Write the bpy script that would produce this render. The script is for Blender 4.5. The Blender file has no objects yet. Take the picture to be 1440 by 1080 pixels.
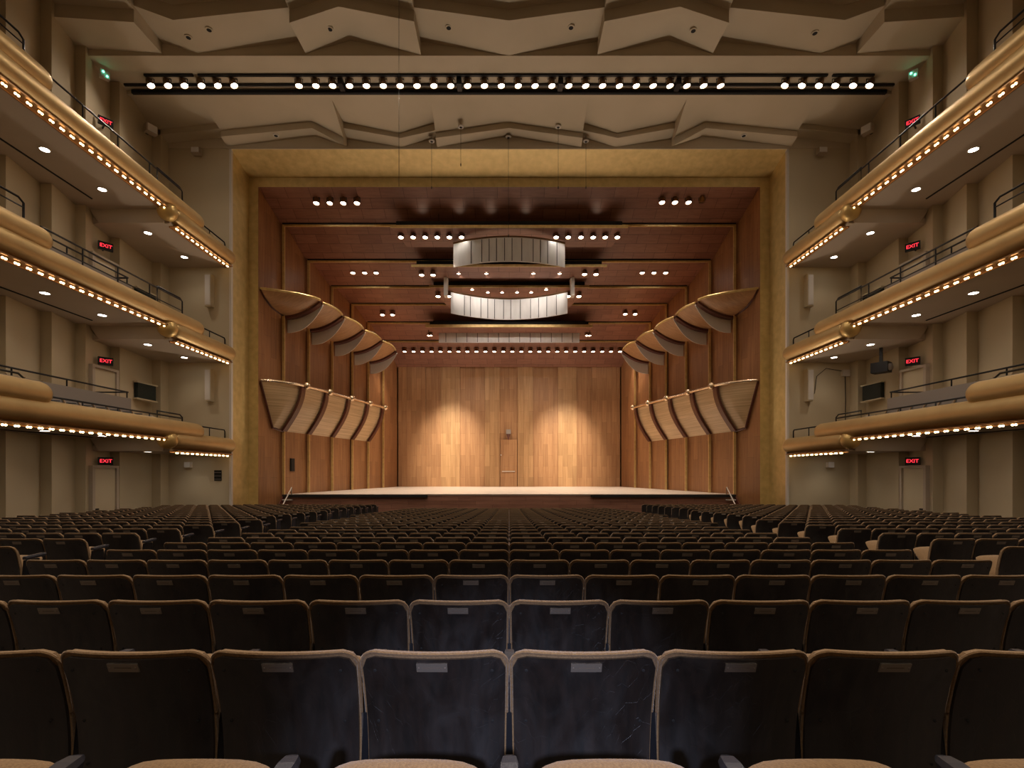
import bpy, bmesh, math, random
from mathutils import Vector, Matrix
random.seed(7)
sc = bpy.context.scene
R = math.radians
COL = sc.collection

# ------------------------------------------------------------------ camera
EYE = 1.4
cam_data = bpy.data.cameras.new('camera')
cam = bpy.data.objects.new('camera', cam_data); COL.objects.link(cam)
cam.location = (0, 0, EYE); cam.rotation_euler = (R(90), 0, 0)
cam_data.sensor_width = 36.0
cam_data.lens = 36.0 * 693 / 1440
cam_data.shift_x = 4 / 1440
cam_data.shift_y = (664 - 540) / 1440
cam_data.clip_start = 0.05; cam_data.clip_end = 200
sc.camera = cam
# ------------------------------------------------------------------ world, exposure
w = bpy.data.worlds.new('world'); sc.world = w; w.use_nodes = True
w.node_tree.nodes['Background'].inputs[0].default_value = (0.9, 0.85, 0.8, 1)
w.node_tree.nodes['Background'].inputs[1].default_value = 0.02
sc.view_settings.view_transform = 'Standard'
sc.view_settings.look = 'None'
sc.view_settings.gamma = 1
sc.view_settings.use_curve_mapping = False
sc.view_settings.exposure = 0.15
# power knobs (watts)
P_TRACK = 170; P_STAGE = 460; P_BACK = 640; P_WASH = 11000; P_HOUSE_FILL = 850; P_DOWN = 24; P_FILL = 800
E_BULB = 9; E_LENS = 22
C_WARM = (1.0, 0.80, 0.58); C_STAGE = (1.0, 0.80, 0.60); C_HOUSE = (1.0, 0.86, 0.70); C_COOL = (0.62, 0.70, 1.0)

def add_light(name, kind, loc, power, color, parent=None, aim=None, size=0.15, spot=100, blend=0.6):
    ld = bpy.data.lights.new(name, kind)
    ld.energy = power; ld.color = color
    if kind in ('POINT', 'SPOT'): ld.shadow_soft_size = size
    if kind == 'SPOT': ld.spot_size = R(spot); ld.spot_blend = blend
    o = bpy.data.objects.new(name, ld); COL.objects.link(o)
    o.location = loc
    if aim is not None:
        o.rotation_euler = (Vector(aim) - Vector(loc)).to_track_quat('-Z', 'Y').to_euler()
    if parent is not None:
        o.parent = parent
    return o

# added house fill above the seats, out of view, no fixtures modelled
for yy, pw in ((3.0, 1.15), (9.5, .8), (-6.0, .8)):
    for xx in (-11, -5.5, 0, 5.5, 11):
        add_light('house_fill', 'SPOT', (xx, yy, 17.3), P_HOUSE_FILL * pw, C_HOUSE, aim=(xx * .9, yy, 0), size=.16, spot=150, blend=1)
# added cool spot behind the camera, unseen, for the sheen on the seat backs
add_light('sheen_spot', 'SPOT', (0.0, -2.6, 2.75), 900, C_COOL, aim=(0, 1.85, .42), size=.08, spot=22, blend=1)

# ------------------------------------------------------------------ materials
def mat(name, base, rough=.6, metal=0.0, spec=.5, emit=None, estr=0.0, **k):
    m = bpy.data.materials.new(name); m.use_nodes = True
    b = m.node_tree.nodes['Principled BSDF']
    b.inputs['Base Color'].default_value = (*base, 1)
    b.inputs['Roughness'].default_value = rough
    b.inputs['Metallic'].default_value = metal
    b.inputs['Specular IOR Level'].default_value = spec
    if emit:
        b.inputs['Emission Color'].default_value = (*emit, 1); b.inputs['Emission Strength'].default_value = estr
    return m
def N(m, t, **kw):
    n = m.node_tree.nodes.new(t)
    for k, v in kw.items(): setattr(n, k, v)
    return n
def L(m, a, b): m.node_tree.links.new(a, b)
def ramp(m, fac, stops):
    r = N(m, 'ShaderNodeValToRGB')
    e = r.color_ramp.elements
    e[0].position = stops[0][0]; e[0].color = (*stops[0][1], 1)
    e[1].position = stops[-1][0]; e[1].color = (*stops[-1][1], 1)
    for p, c in stops[1:-1]:
        x = e.new(p); x.color = (*c, 1)
    L(m, fac, r.inputs['Fac'])
    return r
def coords(m, scale=(1, 1, 1), rot=(0, 0, 0), kind='Object'):
    tc = N(m, 'ShaderNodeTexCoord'); mp = N(m, 'ShaderNodeMapping')
    mp.inputs['Scale'].default_value = scale; mp.inputs['Rotation'].default_value = rot
    L(m, tc.outputs[kind], mp.inputs['Vector'])
    return mp.outputs['Vector']
def noise_mat(name, c1, c2, scale=(3, 3, 3), detail=4, rough=.6, metal=0, bump=0.0, rvar=0.0, spec=.5):
    m = mat(name, c1, rough, metal, spec)
    b = m.node_tree.nodes['Principled BSDF']
    v = coords(m, scale)
    n = N(m, 'ShaderNodeTexNoise'); n.inputs['Detail'].default_value = detail; n.inputs['Scale'].default_value = 1
    L(m, v, n.inputs['Vector'])
    r = ramp(m, n.outputs['Fac'], [(.3, c1), (.7, c2)])
    L(m, r.outputs['Color'], b.inputs['Base Color'])
    if rvar:
        mr = N(m, 'ShaderNodeMapRange'); mr.inputs['To Min'].default_value = rough - rvar; mr.inputs['To Max'].default_value = rough + rvar
        L(m, n.outputs['Fac'], mr.inputs['Value']); L(m, mr.outputs['Result'], b.inputs['Roughness'])
    if bump:
        bp = N(m, 'ShaderNodeBump'); bp.inputs['Strength'].default_value = bump; bp.inputs['Distance'].default_value = .01
        L(m, n.outputs['Fac'], bp.inputs['Height']); L(m, bp.outputs['Normal'], b.inputs['Normal'])
    return m
def wood_mat(name, dark, light, grain, brick=None, rough=.4, mort=.006, amount=.55, rot=(0, 0, 0)):
    """grain: coordinate scale of the fibre noise; brick: (scale vec, rot, width, height) veneer-leaf joints"""
    m = mat(name, dark, rough)
    b = m.node_tree.nodes['Principled BSDF']
    v = coords(m, grain)
    n = N(m, 'ShaderNodeTexNoise'); n.inputs['Scale'].default_value = 1; n.inputs['Detail'].default_value = 6; n.inputs['Roughness'].default_value = .65
    L(m, v, n.inputs['Vector'])
    r = ramp(m, n.outputs['Fac'], [(.28, dark), (.72, light)])
    out = r.outputs['Color']
    if brick:
        bs, brot, bw, bh = brick
        v2 = coords(m, bs, brot)
        bt = N(m, 'ShaderNodeTexBrick')
        bt.inputs['Scale'].default_value = 1; bt.inputs['Brick Width'].default_value = bw; bt.inputs['Row Height'].default_value = bh
        bt.inputs['Mortar Size'].default_value = mort; bt.inputs['Mortar Smooth'].default_value = 0
        bt.inputs['Color1'].default_value = (1, 1, 1, 1); bt.inputs['Color2'].default_value = (amount, amount * .97, amount * .95, 1)
        bt.inputs['Mortar'].default_value = (.3, .26, .24, 1); bt.offset = .5
        L(m, v2, bt.inputs['Vector'])
        mx = N(m, 'ShaderNodeMix', data_type='RGBA', blend_type='MULTIPLY'); mx.inputs['Factor'].default_value = 1
        L(m, out, mx.inputs['A']); L(m, bt.outputs['Color'], mx.inputs['B'])
        out = mx.outputs['Result']
    L(m, out, b.inputs['Base Color'])
    return m

M = {}
M['wall'] = noise_mat('beige_plaster', (.52, .43, .29), (.57, .475, .325), (.4, .4, .4), 3, .75)
M['ceil'] = noise_mat('beige_ceiling_paint', (.50, .42, .30), (.56, .47, .345), (.5, .5, .5), 3, .7)
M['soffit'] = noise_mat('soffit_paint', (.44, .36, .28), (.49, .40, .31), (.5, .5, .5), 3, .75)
M['gold'] = noise_mat('gold_leaf_roll', (.50, .335, .14), (.60, .41, .18), (1.2, 1.2, 1.2), 5, .42, .55, rvar=.08)
M['goldball'] = mat('polished_gold', (.62, .42, .16), .38, .6)
M['goldleaf'] = noise_mat('gold_leaf_frame', (.54, .39, .15), (.70, .52, .22), (3.2, 3.2, 3.2), 8, .42, .35, rvar=.12)
M['goldtrim'] = noise_mat('gold_strip', (.60, .43, .17), (.76, .57, .25), (5, 5, 5), 4, .35, .4)
M['brass'] = mat('brass_rail', (.80, .62, .42), .25, .9)
M['black'] = mat('black_metal', (.012, .012, .015), .4, .3)
M['dark'] = mat('dark_void', (.008, .007, .007), .8)
M['grey'] = mat('grey_parapet', (.30, .265, .245), .7)
M['silver'] = noise_mat('silver_reflector', (.74, .71, .69), (.84, .81, .79), (4, 4, 1), 3, .4, .1)
M['seam'] = mat('reflector_seam', (.05, .045, .045), .6)
M['white'] = mat('off_white_paint', (.62, .56, .50), .5)
M['lens'] = mat('lamp_lens_lit', (1, 1, 1), .3, emit=(1.0, .93, .82), estr=E_LENS)
M['bulb'] = mat('bulb_lit', (1, .8, .5), .3, emit=(1.0, .66, .30), estr=E_BULB)
M['bulbback'] = noise_mat('bulb_channel', (.30, .16, .07), (.36, .2, .09), (4, 4, 4), 3, .4, .7)
M['lampbody'] = mat('lamp_bronze', (.28, .17, .09), .3, .8)
M['red'] = mat('exit_red_letters', (.9, .05, .06), .4, emit=(1, .035, .06), estr=1.6)
M['carpet'] = noise_mat('aisle_carpet', (.03, .02, .016), (.045, .03, .022), (40, 40, 40), 2, .9)
M['glass'] = mat('dark_window_glass', (.01, .018, .02), .15)
M['shell_up'] = wood_mat('stage_ceiling_wood', (.25, .115, .082), (.36, .175, .125), (1.2, 9, 9), ((1, 1, 1), (0, 0, 0), 1.25, .52), .38, .010, .78)
M['shell_wall'] = wood_mat('stage_side_wood', (.27, .118, .05), (.45, .22, .092), (9, 9, .5), ((0, 1, 1), (R(0), R(-90), 0), 2.2, .5), .42, .004, .8)
M['shell_back2'] = wood_mat('stage_back_wood_light', (.40, .22, .10), (.58, .35, .17), (8, 8, .4), ((1, 1, 1), (R(90), 0, R(90)), 1.9, .42), .42, .004, .78)
M['shell_back'] = wood_mat('stage_back_wood', (.35, .175, .08), (.52, .29, .14), (8, 8, .4), ((1, 1, 1), (R(90), 0, R(90)), 1.9, .42), .42, .004, .80)
M['apron'] = wood_mat('apron_wood', (.24, .105, .07), (.38, .18, .12), (.8, 9, 9), ((1, 1, 1), (R(90), 0, 0), 1.9, .22), .45, .006, .75)
M['stagefloor'] = wood_mat('pale_stage_boards', (.76, .68, .60), (.84, .77, .69), (.6, 9, 9), ((1, 1, 1), (0, 0, 0), 2.4, .14), .35, .004, .92)
M['redwood'] = wood_mat('dark_red_rib', (.075, .020, .014), (.12, .034, .022), (6, 6, 1), None, .35)
M['basket'] = wood_mat('striped_veneer', (.42, .28, .145), (.78, .58, .36), (.3, .3, 26), None, .3)
M['sail'] = wood_mat('sail_veneer', (.36, .19, .09), (.58, .34, .17), (2, 14, 2), None, .35)
M['fin'] = mat('grey_fin', (.78, .74, .71), .5)
M['brown'] = noise_mat('brown_seat_fabric', (.20, .11, .045), (.28, .165, .07), (160, 160, 160), 2, .85, bump=.3)
M['brown'].node_tree.nodes['Principled BSDF'].inputs['Sheen Weight'].default_value = .3
M['plaque'] = mat('name_plate_metal', (.42, .36, .30), .35, .7)
M['plaqueline'] = mat('plate_engraving', (.16, .12, .09), .6)
M['arm'] = mat('dark_armrest', (.03, .03, .04), .3)
M['lever'] = mat('grey_steel', (.25, .25, .27), .35, .8)

def ply_mat():
    m = mat('dark_plywood_back', (.012, .010, .010), .36, spec=.5)
    b = m.node_tree.nodes['Principled BSDF']
    b.inputs['Coat Weight'].default_value = 1; b.inputs['Coat Roughness'].default_value = .46; b.inputs['Coat IOR'].default_value = 1.62
    def rnd(vec):
        oi = N(m, 'ShaderNodeObjectInfo'); ml = N(m, 'ShaderNodeMath', operation='MULTIPLY'); ml.inputs[1].default_value = 40
        ol = N(m, 'ShaderNodeVectorMath', operation='ADD'); L(m, oi.outputs['Random'], ml.inputs[0])
        L(m, vec, ol.inputs[0]); L(m, ml.outputs[0], ol.inputs[1]); return ol.outputs[0]
    v = rnd(coords(m, (30, 30, 2.0)))
    n = N(m, 'ShaderNodeTexNoise'); n.inputs['Scale'].default_value = 1; n.inputs['Detail'].default_value = 7
    L(m, v, n.inputs['Vector'])
    r = ramp(m, n.outputs['Fac'], [(.3, (.006, .005, .005)), (.7, (.020, .013, .011))])
    L(m, r.outputs['Color'], b.inputs['Base Color'])
    v2 = rnd(coords(m, (9, 9, 4)))
    n2 = N(m, 'ShaderNodeTexNoise'); n2.inputs['Scale'].default_value = 1; n2.inputs['Detail'].default_value = 8; n2.inputs['Distortion'].default_value = .8
    L(m, v2, n2.inputs['Vector'])
    mr = N(m, 'ShaderNodeMapRange'); mr.inputs['From Min'].default_value = .35; mr.inputs['From Max'].default_value = .65
    mr.inputs['To Min'].default_value = .36; mr.inputs['To Max'].default_value = .56
    L(m, n2.outputs['Fac'], mr.inputs['Value']); L(m, mr.outputs['Result'], b.inputs['Roughness'])
    # fine scratches
    vo = N(m, 'ShaderNodeTexVoronoi'); vo.feature = 'DISTANCE_TO_EDGE'; vo.inputs['Scale'].default_value = 1
    L(m, rnd(coords(m, (26, 26, 9), (0, .6, 0))), vo.inputs['Vector'])
    bp = N(m, 'ShaderNodeBump'); bp.inputs['Strength'].default_value = .5; bp.inputs['Distance'].default_value = .004
    ad = N(m, 'ShaderNodeMath', operation='MULTIPLY_ADD'); ad.inputs[1].default_value = .5
    L(m, n2.outputs['Fac'], ad.inputs[0]); 
    lt = N(m, 'ShaderNodeMath', operation='LESS_THAN'); lt.inputs[1].default_value = .012
    L(m, vo.outputs['Distance'], lt.inputs[0])
    ng = N(m, 'ShaderNodeMath', operation='MULTIPLY'); ng.inputs[1].default_value = -.25
    L(m, lt.outputs[0], ng.inputs[0]); L(m, ng.outputs[0], ad.inputs[2])
    L(m, ad.outputs[0], bp.inputs['Height']); L(m, bp.outputs['Normal'], b.inputs['Normal']); L(m, bp.outputs['Normal'], b.inputs['Coat Normal'])
    mr2 = N(m, 'ShaderNodeMapRange'); mr2.inputs['From Min'].default_value = .35; mr2.inputs['From Max'].default_value = .65; mr2.inputs['To Min'].default_value = .34; mr2.inputs['To Max'].default_value = .56
    L(m, n2.outputs['Fac'], mr2.inputs['Value']); L(m, mr2.outputs['Result'], b.inputs['Coat Roughness'])
    return m
M['ply'] = ply_mat()

# ------------------------------------------------------------------ mesh helpers
class MB:
    """collects geometry for ONE mesh object"""
    def __init__(s): s.v = []; s.f = []; s.mi = []; s.sm = []
    def add(s, vs, fs, mi=0, smooth=False):
        o = len(s.v); s.v += [tuple(p) for p in vs]
        for f in fs: s.f.append([i + o for i in f]); s.mi.append(mi); s.sm.append(smooth)
        return s
    def box(s, a, b, mi=0):
        x0, y0, z0 = a; x1, y1, z1 = b
        if x0 > x1: x0, x1 = x1, x0
        if y0 > y1: y0, y1 = y1, y0
        if z0 > z1: z0, z1 = z1, z0
        vs = [(x0,y0,z0),(x1,y0,z0),(x1,y1,z0),(x0,y1,z0),(x0,y0,z1),(x1,y0,z1),(x1,y1,z1),(x0,y1,z1)]
        return s.add(vs, [(0,3,2,1),(4,5,6,7),(0,1,5,4),(1,2,6,5),(2,3,7,6),(3,0,4,7)], mi)
    def hexa(s, p, mi=0):   # 8 points, bottom 4 then top 4
        return s.add(p, [(0,3,2,1),(4,5,6,7),(0,1,5,4),(1,2,6,5),(2,3,7,6),(3,0,4,7)], mi)
    def tube(s, pts, r, n=8, mi=0, cap=True):
        pts = [Vector(p) for p in pts]; rings = []
        for i, p in enumerate(pts):
            a = pts[max(i-1, 0)]; c = pts[min(i+1, len(pts)-1)]
            t = (c - a).normalized()
            up = Vector((0,0,1)) if abs(t.z) < .95 else Vector((0,1,0))
            x = t.cross(up).normalized(); y = x.cross(t)
            rr = r[i] if isinstance(r, (list, tuple)) else r
            rings.append([p + x*math.cos(2*math.pi*k/n)*rr + y*math.sin(2*math.pi*k/n)*rr for k in range(n)])
        vs = [q for g in rings for q in g]; fs = []
        for i in range(len(pts)-1):
            for k in range(n):
                a = i*n+k; b = i*n+(k+1)%n
                fs.append((a, b, b+n, a+n))
        if cap: fs.append(tuple(range(n))[::-1]); fs.append(tuple((len(pts)-1)*n+k for k in range(n)))
        return s.add(vs, fs, mi, True)
    def lathe(s, prof, c=(0,0,0), axis='Z', n=16, mi=0):
        vs = []; fs = []
        for r, h in prof:
            for k in range(n):
                a = 2*math.pi*k/n; x, y = r*math.cos(a), r*math.sin(a)
                p = (x, y, h) if axis == 'Z' else ((x, h, y) if axis == 'Y' else (h, x, y))
                vs.append((p[0]+c[0], p[1]+c[1], p[2]+c[2]))
        for i in range(len(prof)-1):
            for k in range(n):
                a = i*n+k; b = i*n+(k+1)%n
                fs.append((a, b, b+n, a+n))
        return s.add(vs, fs, mi, True)
    def sphere(s, c, r, n=12, mi=0, sx=1, sy=1, sz=1):
        m_ = n//2
        prof = [(max(r*math.sin(math.pi*i/m_), 1e-4), -r*math.cos(math.pi*i/m_)) for i in range(m_+1)]
        o = len(s.v); s.lathe(prof, (0,0,0), 'Z', n, mi)
        for i in range(o, len(s.v)):
            x, y, z = s.v[i]; s.v[i] = (x*sx+c[0], y*sy+c[1], z*sz+c[2])
        return s
    def mirror(s):
        m = MB(); m.v = [(-x, y, z) for x, y, z in s.v]; m.f = [f[::-1] for f in s.f]; m.mi = s.mi[:]; m.sm = s.sm[:]
        return m
    def build(s, name, mats, parent=None, fixn=True):
        me = bpy.data.meshes.new(name); me.from_pydata(s.v, [], s.f)
        if not isinstance(mats, (list, tuple)): mats = [mats]
        for q in mats: me.materials.append(q)
        for p, mi, sm in zip(me.polygons, s.mi, s.sm): p.material_index = mi; p.use_smooth = sm
        me.update()
        if any(s.sm) and not all(s.sm) or len(s.v) > 60: me.set_sharp_from_angle(angle=R(42))
        if fixn:
            bm = bmesh.new(); bm.from_mesh(me); bmesh.ops.recalc_face_normals(bm, faces=bm.faces); bm.to_mesh(me); bm.free()
        o = bpy.data.objects.new(name, me); COL.objects.link(o)
        if parent is not None: o.parent = parent
        return o

def tag(o, label=None, cat=None, group=None, kind=None):
    if label: o['label'] = label
    if cat: o['category'] = cat
    if group: o['group'] = group
    if kind: o['kind'] = kind
    return o
def empty(name, loc=(0,0,0), rot=(0,0,0)):
    o = bpy.data.objects.new(name, None); COL.objects.link(o)
    o.location = loc; o.rotation_euler = rot; o.empty_display_size = .1
    return o
def struct(name, mb, m, parent=None, fixn=True):
    o = mb.build(name, m, parent, fixn)
    if parent is None: o['kind'] = 'structure'
    return o
def copy_tree(o, parent=None):
    c = o.copy(); COL.objects.link(c)
    if parent is not None: c.parent = parent
    for ch in list(o.children): copy_tree(ch, c)
    return c
ORD = ['zeroth','first','second','third','fourth','fifth','sixth','seventh','eighth','ninth','tenth','eleventh','twelfth','thirteenth',
       'fourteenth','fifteenth','sixteenth','seventeenth','eighteenth','nineteenth','twentieth','twenty-first','twenty-second','twenty-third',
       'twenty-fourth','twenty-fifth','twenty-sixth','twenty-seventh','twenty-eighth','twenty-ninth','thirtieth']
def sd(s): return 'left' if s < 0 else 'right'

# ------------------------------------------------------------------ hall shell
YB = -16.0          # rear wall
YP = 23.45          # plane of the proscenium front
def floor_z(d): return -.055*d if d < 15 else -.825 - .048*(d-15)
fl = MB()
ds = [YB, -8, 0, 5, 10, 15, 20, 25, 27.9]
vs = []
for d in ds:
    z = floor_z(d)
    vs += [(-17.4, d, z), (17.4, d, z)]
fs = [(2*i, 2*i+1, 2*i+3, 2*i+2) for i in range(len(ds)-1)]
fl.add(vs, fs); struct('floor', fl, M['carpet'])

# folded ceiling: stations across the hall, each a profile along the hall
low = [(16.6,17.29,17.06,16.97),(13.4,17.62,17.36,17.30),(13.4,17.26,17.0,16.87),(9.15,17.69,17.39,17.34),(7.7,16.96,16.62,16.87),
       (7.7,17.66,17.39,17.20),(5.05,17.13,16.93,16.83),(3.42,17.62,17.29,17.30),(3.42,17.16,16.93,16.83),(0,17.66,17.39,17.34)]
upp = [(17.2,18.2,17.73,17.77),(13.4,17.92,17.47,17.55),(13.4,18.5,18.06,17.96),(12.0,18.08,17.55,17.55),(7.85,18.5,18.0,18.05),
       (7.85,17.9,17.45,17.55),(6.1,18.5,18.03,18.05),(3.4,17.9,17.5,17.5),(3.4,18.4,18.0,18.0),(0,17.93,17.53,17.47)]
def fold(stations, rowf, mb):
    st = [(-x, *r) for x, *r in stations] + [(x, *r) for x, *r in stations[::-1][1:]]
    rows = [rowf(s) for s in st]; n = len(rows[0])
    vs = [p for r in rows for p in r]; fs = []
    for i in range(len(rows)-1):
        for k in range(n-1):
            a = i*n+k; fs.append((a, a+1, a+1+n, a+n))
    mb.add(vs, fs)
cl = MB()
fold(low, lambda s: [(s[0], 21.0, 17.50), (s[0], 21.4, 17.58), (s[0], 22.9, s[1]), (s[0], 22.9, s[2]), (s[0], 23.4, s[3]), (s[0], 23.42, 16.80), (s[0], YP+.3, 16.80)], cl)
fold(upp, lambda s: [(s[0], 15.2, s[2]+.35), (s[0], 15.2, s[2]+.75), (s[0], 17.6, s[1]), (s[0], 17.6, s[2]), (s[0], 19.0, s[3]), (s[0], 19.02, 17.47), (s[0], 19.7, 17.47), (s[0], 19.7, 17.64), (s[0], 20.98, 17.64), (s[0], 20.98, 17.5), (s[0], 21.0, 17.5)], cl)
# ceiling over the rear of the hall keeps the same folded rhythm
for k in range(8):
    y1 = 15.2 - 3.4*k; y0 = y1 - 3.4
    fold(upp, lambda s: [(s[0], y0, s[2]+.35 + .1), (s[0], y0, s[2]+.75+.1), (s[0], y1, s[1]+.4), (s[0], y1, s[2]+.35)], cl)
struct('ceiling', cl, M['ceil'], fixn=False)
lid = MB(); lid.box((-18, YB, 20.0), (18, YP+3, 20.2)); struct('ceiling_slab', lid, M['ceil'])

# stepped side walls (saw-tooth panels, narrow returns facing the seats)
STEPS = [YB, -12.4, -9.6, -6.8, -4.0, -1.4, 1.2, 3.7, 6.1, 8.4, 10.5, 12.5, 14.2, 15.86, 17.45, 18.85, 20.5, 22.9, YP]
def wallx(d):
    for i in range(len(STEPS)-1):
        if STEPS[i] <= d <= STEPS[i+1]:
            t = (d-STEPS[i])/(STEPS[i+1]-STEPS[i]); return 16.2 + .4*t
    return 16.2
for s in (-1, 1):
    mb = MB()
    pts = []
    for i in range(len(STEPS)-1):
        last = i == len(STEPS)-2
        pts += [(16.2, STEPS[i]), (16.2 if last else 16.6, STEPS[i+1])]
    vs = []
    for x, y in pts: vs += [(s*x, y, -2.0), (s*x, y, 19.5)]
    mb.add(vs, [(2*i, 2*i+1, 2*i+3, 2*i+2) for i in range(len(pts)-1)])
    struct('wall_' + sd(s), mb, M['wall'])
    # front wall beside the gold frame
    mb = MB(); mb.box((s*13.23, YP, -2), (s*16.9, YP+.3, 17.6)); struct('wall_front_' + sd(s), mb, M['wall'])
    mb = MB(); mb.box((s*13.20, YP-.03, -1.6), (s*13.30, YP+.1, 16.76)); struct('trim_%d' % (1 if s < 0 else 2), mb, M['white'])
mb = MB(); mb.box((-17.5, YB-.3, -1), (17.5, YB, 19.5)); struct('wall_rear', mb, M['wall'])

# gold proscenium frame
pf = MB()
xo, zo, xi, zi, xf, zf = 13.23, 16.76, 13.2, 16.34, 12.73, 15.87
for s in (-1, 1):
    pf.add([(s*xo, YP, -1.6), (s*xi, 25.0, -1.6), (s*xi, 25.0, zi), (s*xo, YP, zo)], [(0,1,2,3)])
    pf.add([(s*xi, 25.0, -1.6), (s*xf, 25.0, -1.6), (s*xf, 25.0, zf), (s*xi, 25.0, zi)], [(0,1,2,3)])
    pf.add([(s*xf, 25.0, -1.6), (s*13.24, 26.0, -1.6), (s*13.24, 26.0, zf+.5), (s*xf, 25.0, zf)], [(0,1,2,3)])
pf.add([(-xo, YP, zo), (xo, YP, zo), (xi, 25, zi), (-xi, 25, zi)], [(0,1,2,3)])
pf.add([(-xi, 25, zi), (xi, 25, zi), (xf, 25, zf), (-xf, 25, zf)], [(0,1,2,3)])
pf.add([(-xf, 25, zf), (xf, 25, zf), (13.24, 26.0, 16.44), (-13.24, 26.0, 16.44)], [(0,1,2,3)])
struct('trim_3', pf, M['goldleaf'], fixn=False)
mb = MB(); mb.box((-13.4, YP-.04, 16.76), (13.4, YP+.05, 16.84)); struct('trim_4', mb, M['ceil'])

# ------------------------------------------------------------------ stage shell
RIBS = [(26.0, 13.24, 16.44), (27.85, 12.80, 15.4), (30.1, 12.3, 14.34), (32.6, 11.76, 13.7), (35.0, 11.2, 13.37), (37.25, 10.7, 12.74), (39.6, 10.17, 11.97), (42.4, 9.54, 10.45)]
ZS = .156
def shellx(d):
    for a, b in zip(RIBS, RIBS[1:]):
        if a[0] <= d <= b[0]: return a[1] + (b[1]-a[1])*(d-a[0])/(b[0]-a[0])
    return RIBS[-1][1]
for s in (-1, 1):
    mb = MB()
    for i, (a, b) in enumerate(zip(RIBS, RIBS[1:])):
        za = -1.6
        o = .10
        mb.add([(s*a[1], a[0], za), (s*(b[1]+o), b[0], za), (s*(b[1]+o), b[0], b[2]+.2), (s*a[1], a[0], a[2]+.2)], [(0,1,2,3)])
        mb.add([(s*(b[1]+o), b[0], za), (s*b[1], b[0], za), (s*b[1], b[0], b[2]+.2), (s*(b[1]+o), b[0], b[2]+.2)], [(0,1,2,3)])
    struct('wall_stage_' + sd(s), mb, M['shell_wall'])
mb = MB()
for i, (a, b) in enumerate(zip(RIBS, RIBS[1:])):
    up = .22 if i else 0
    mb.add([(-a[1]-.1, a[0], a[2]+up), (a[1]+.1, a[0], a[2]+up), (b[1]+.1, b[0], b[2]), (-b[1]-.1, b[0], b[2])], [(0,1,2,3)])
    mb.add([(-b[1]-.1, b[0], b[2]), (b[1]+.1, b[0], b[2]), (b[1]+.1, b[0], b[2]+.22), (-b[1]-.1, b[0], b[2]+.22)], [(0,1,2,3)])
struct('ceiling_stage', mb, M['shell_up'])
for i, (d, x, z) in enumerate(RIBS[1:-1]):
    t = .13
    mb = MB()
    mb.box((-x, d-.05, z-.13), (x, d+.03, z+.02))
    for s in (-1, 1):
        zb = ZS
        if i == 0: zb = ZS
        mb.box((s*x, d-.05, zb), (s*(x-t), d+.03, z-.13))
    struct('trim_%d' % (5+i), mb, M['goldtrim'])
    mb = MB(); mb.box((-x+.02, d-.09, z-.02), (x-.02, d-.05, z+.08)); struct('trim_%d' % (15+i), mb, M['dark'])

# back wall, tall veneer panels of unequal width, stepped a little
bx = [-9.9,-7.2,-5.87,-4.25,-2.08,-.80,.74,2.05,4.22,5.8,7.1,9.36,9.9]
mb = MB()
off = [0,.12,.02,.16,.05,.18,.02,.16,.04,.15,.05,0]
prev = None
for i in range(len(bx)-1):
    y = 42.4 + off[i]
    mb.add([(bx[i], y, ZS-.1), (bx[i+1], y, ZS-.1), (bx[i+1], y, 10.8), (bx[i], y, 10.8)], [(0,1,2,3)], [0,0,1,0,1,0,1,0,1,0,0,0][i])
    if i: mb.add([(bx[i], 42.4+off[i-1], ZS-.1), (bx[i], y, ZS-.1), (bx[i], y, 10.8), (bx[i], 42.4+off[i-1], 10.8)], [(0,1,2,3)])
struct('wall_back', mb, [M['shell_back'], M['shell_back2']])
# centre door in the back wall
dr = MB(); dr.box((-.76, 42.36, ZS), (.68, 42.50, 4.2)); do = struct('door_1', dr, M['shell_back'])
mb = MB(); mb.tube([(-.62, 42.28, 1.46), (.5, 42.28, 1.46)], .035); mb.box((-.60, 42.28, 1.42), (-.54, 42.38, 1.5)); mb.box((.42, 42.28, 1.42), (.48, 42.38, 1.5)); mb.build('push_bar', M['white'], do)
mb = MB(); mb.sphere((-.70, 42.3, 2.87), .06); mb.build('door_knob', M['white'], do)
hs = empty('wall_sconce', (-.06, 42.36, 4.3)); tag(hs, 'small dark tapered fixture above the door in the stage back wall', 'wall lamp')
mb = MB(); mb.box((-.2, -.2, .38), (.2, 0, .75)); mb.build('box', M['grey'], hs)
mb = MB(); mb.hexa([(-.04,-.05,-.1),(.04,-.05,-.1),(.04,0,-.1),(-.04,0,-.1),(-.19,-.19,.38),(.19,-.19,.38),(.19,0,.38),(-.19,0,.38)]); mb.build('horn', M['redwood'], hs)

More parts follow.
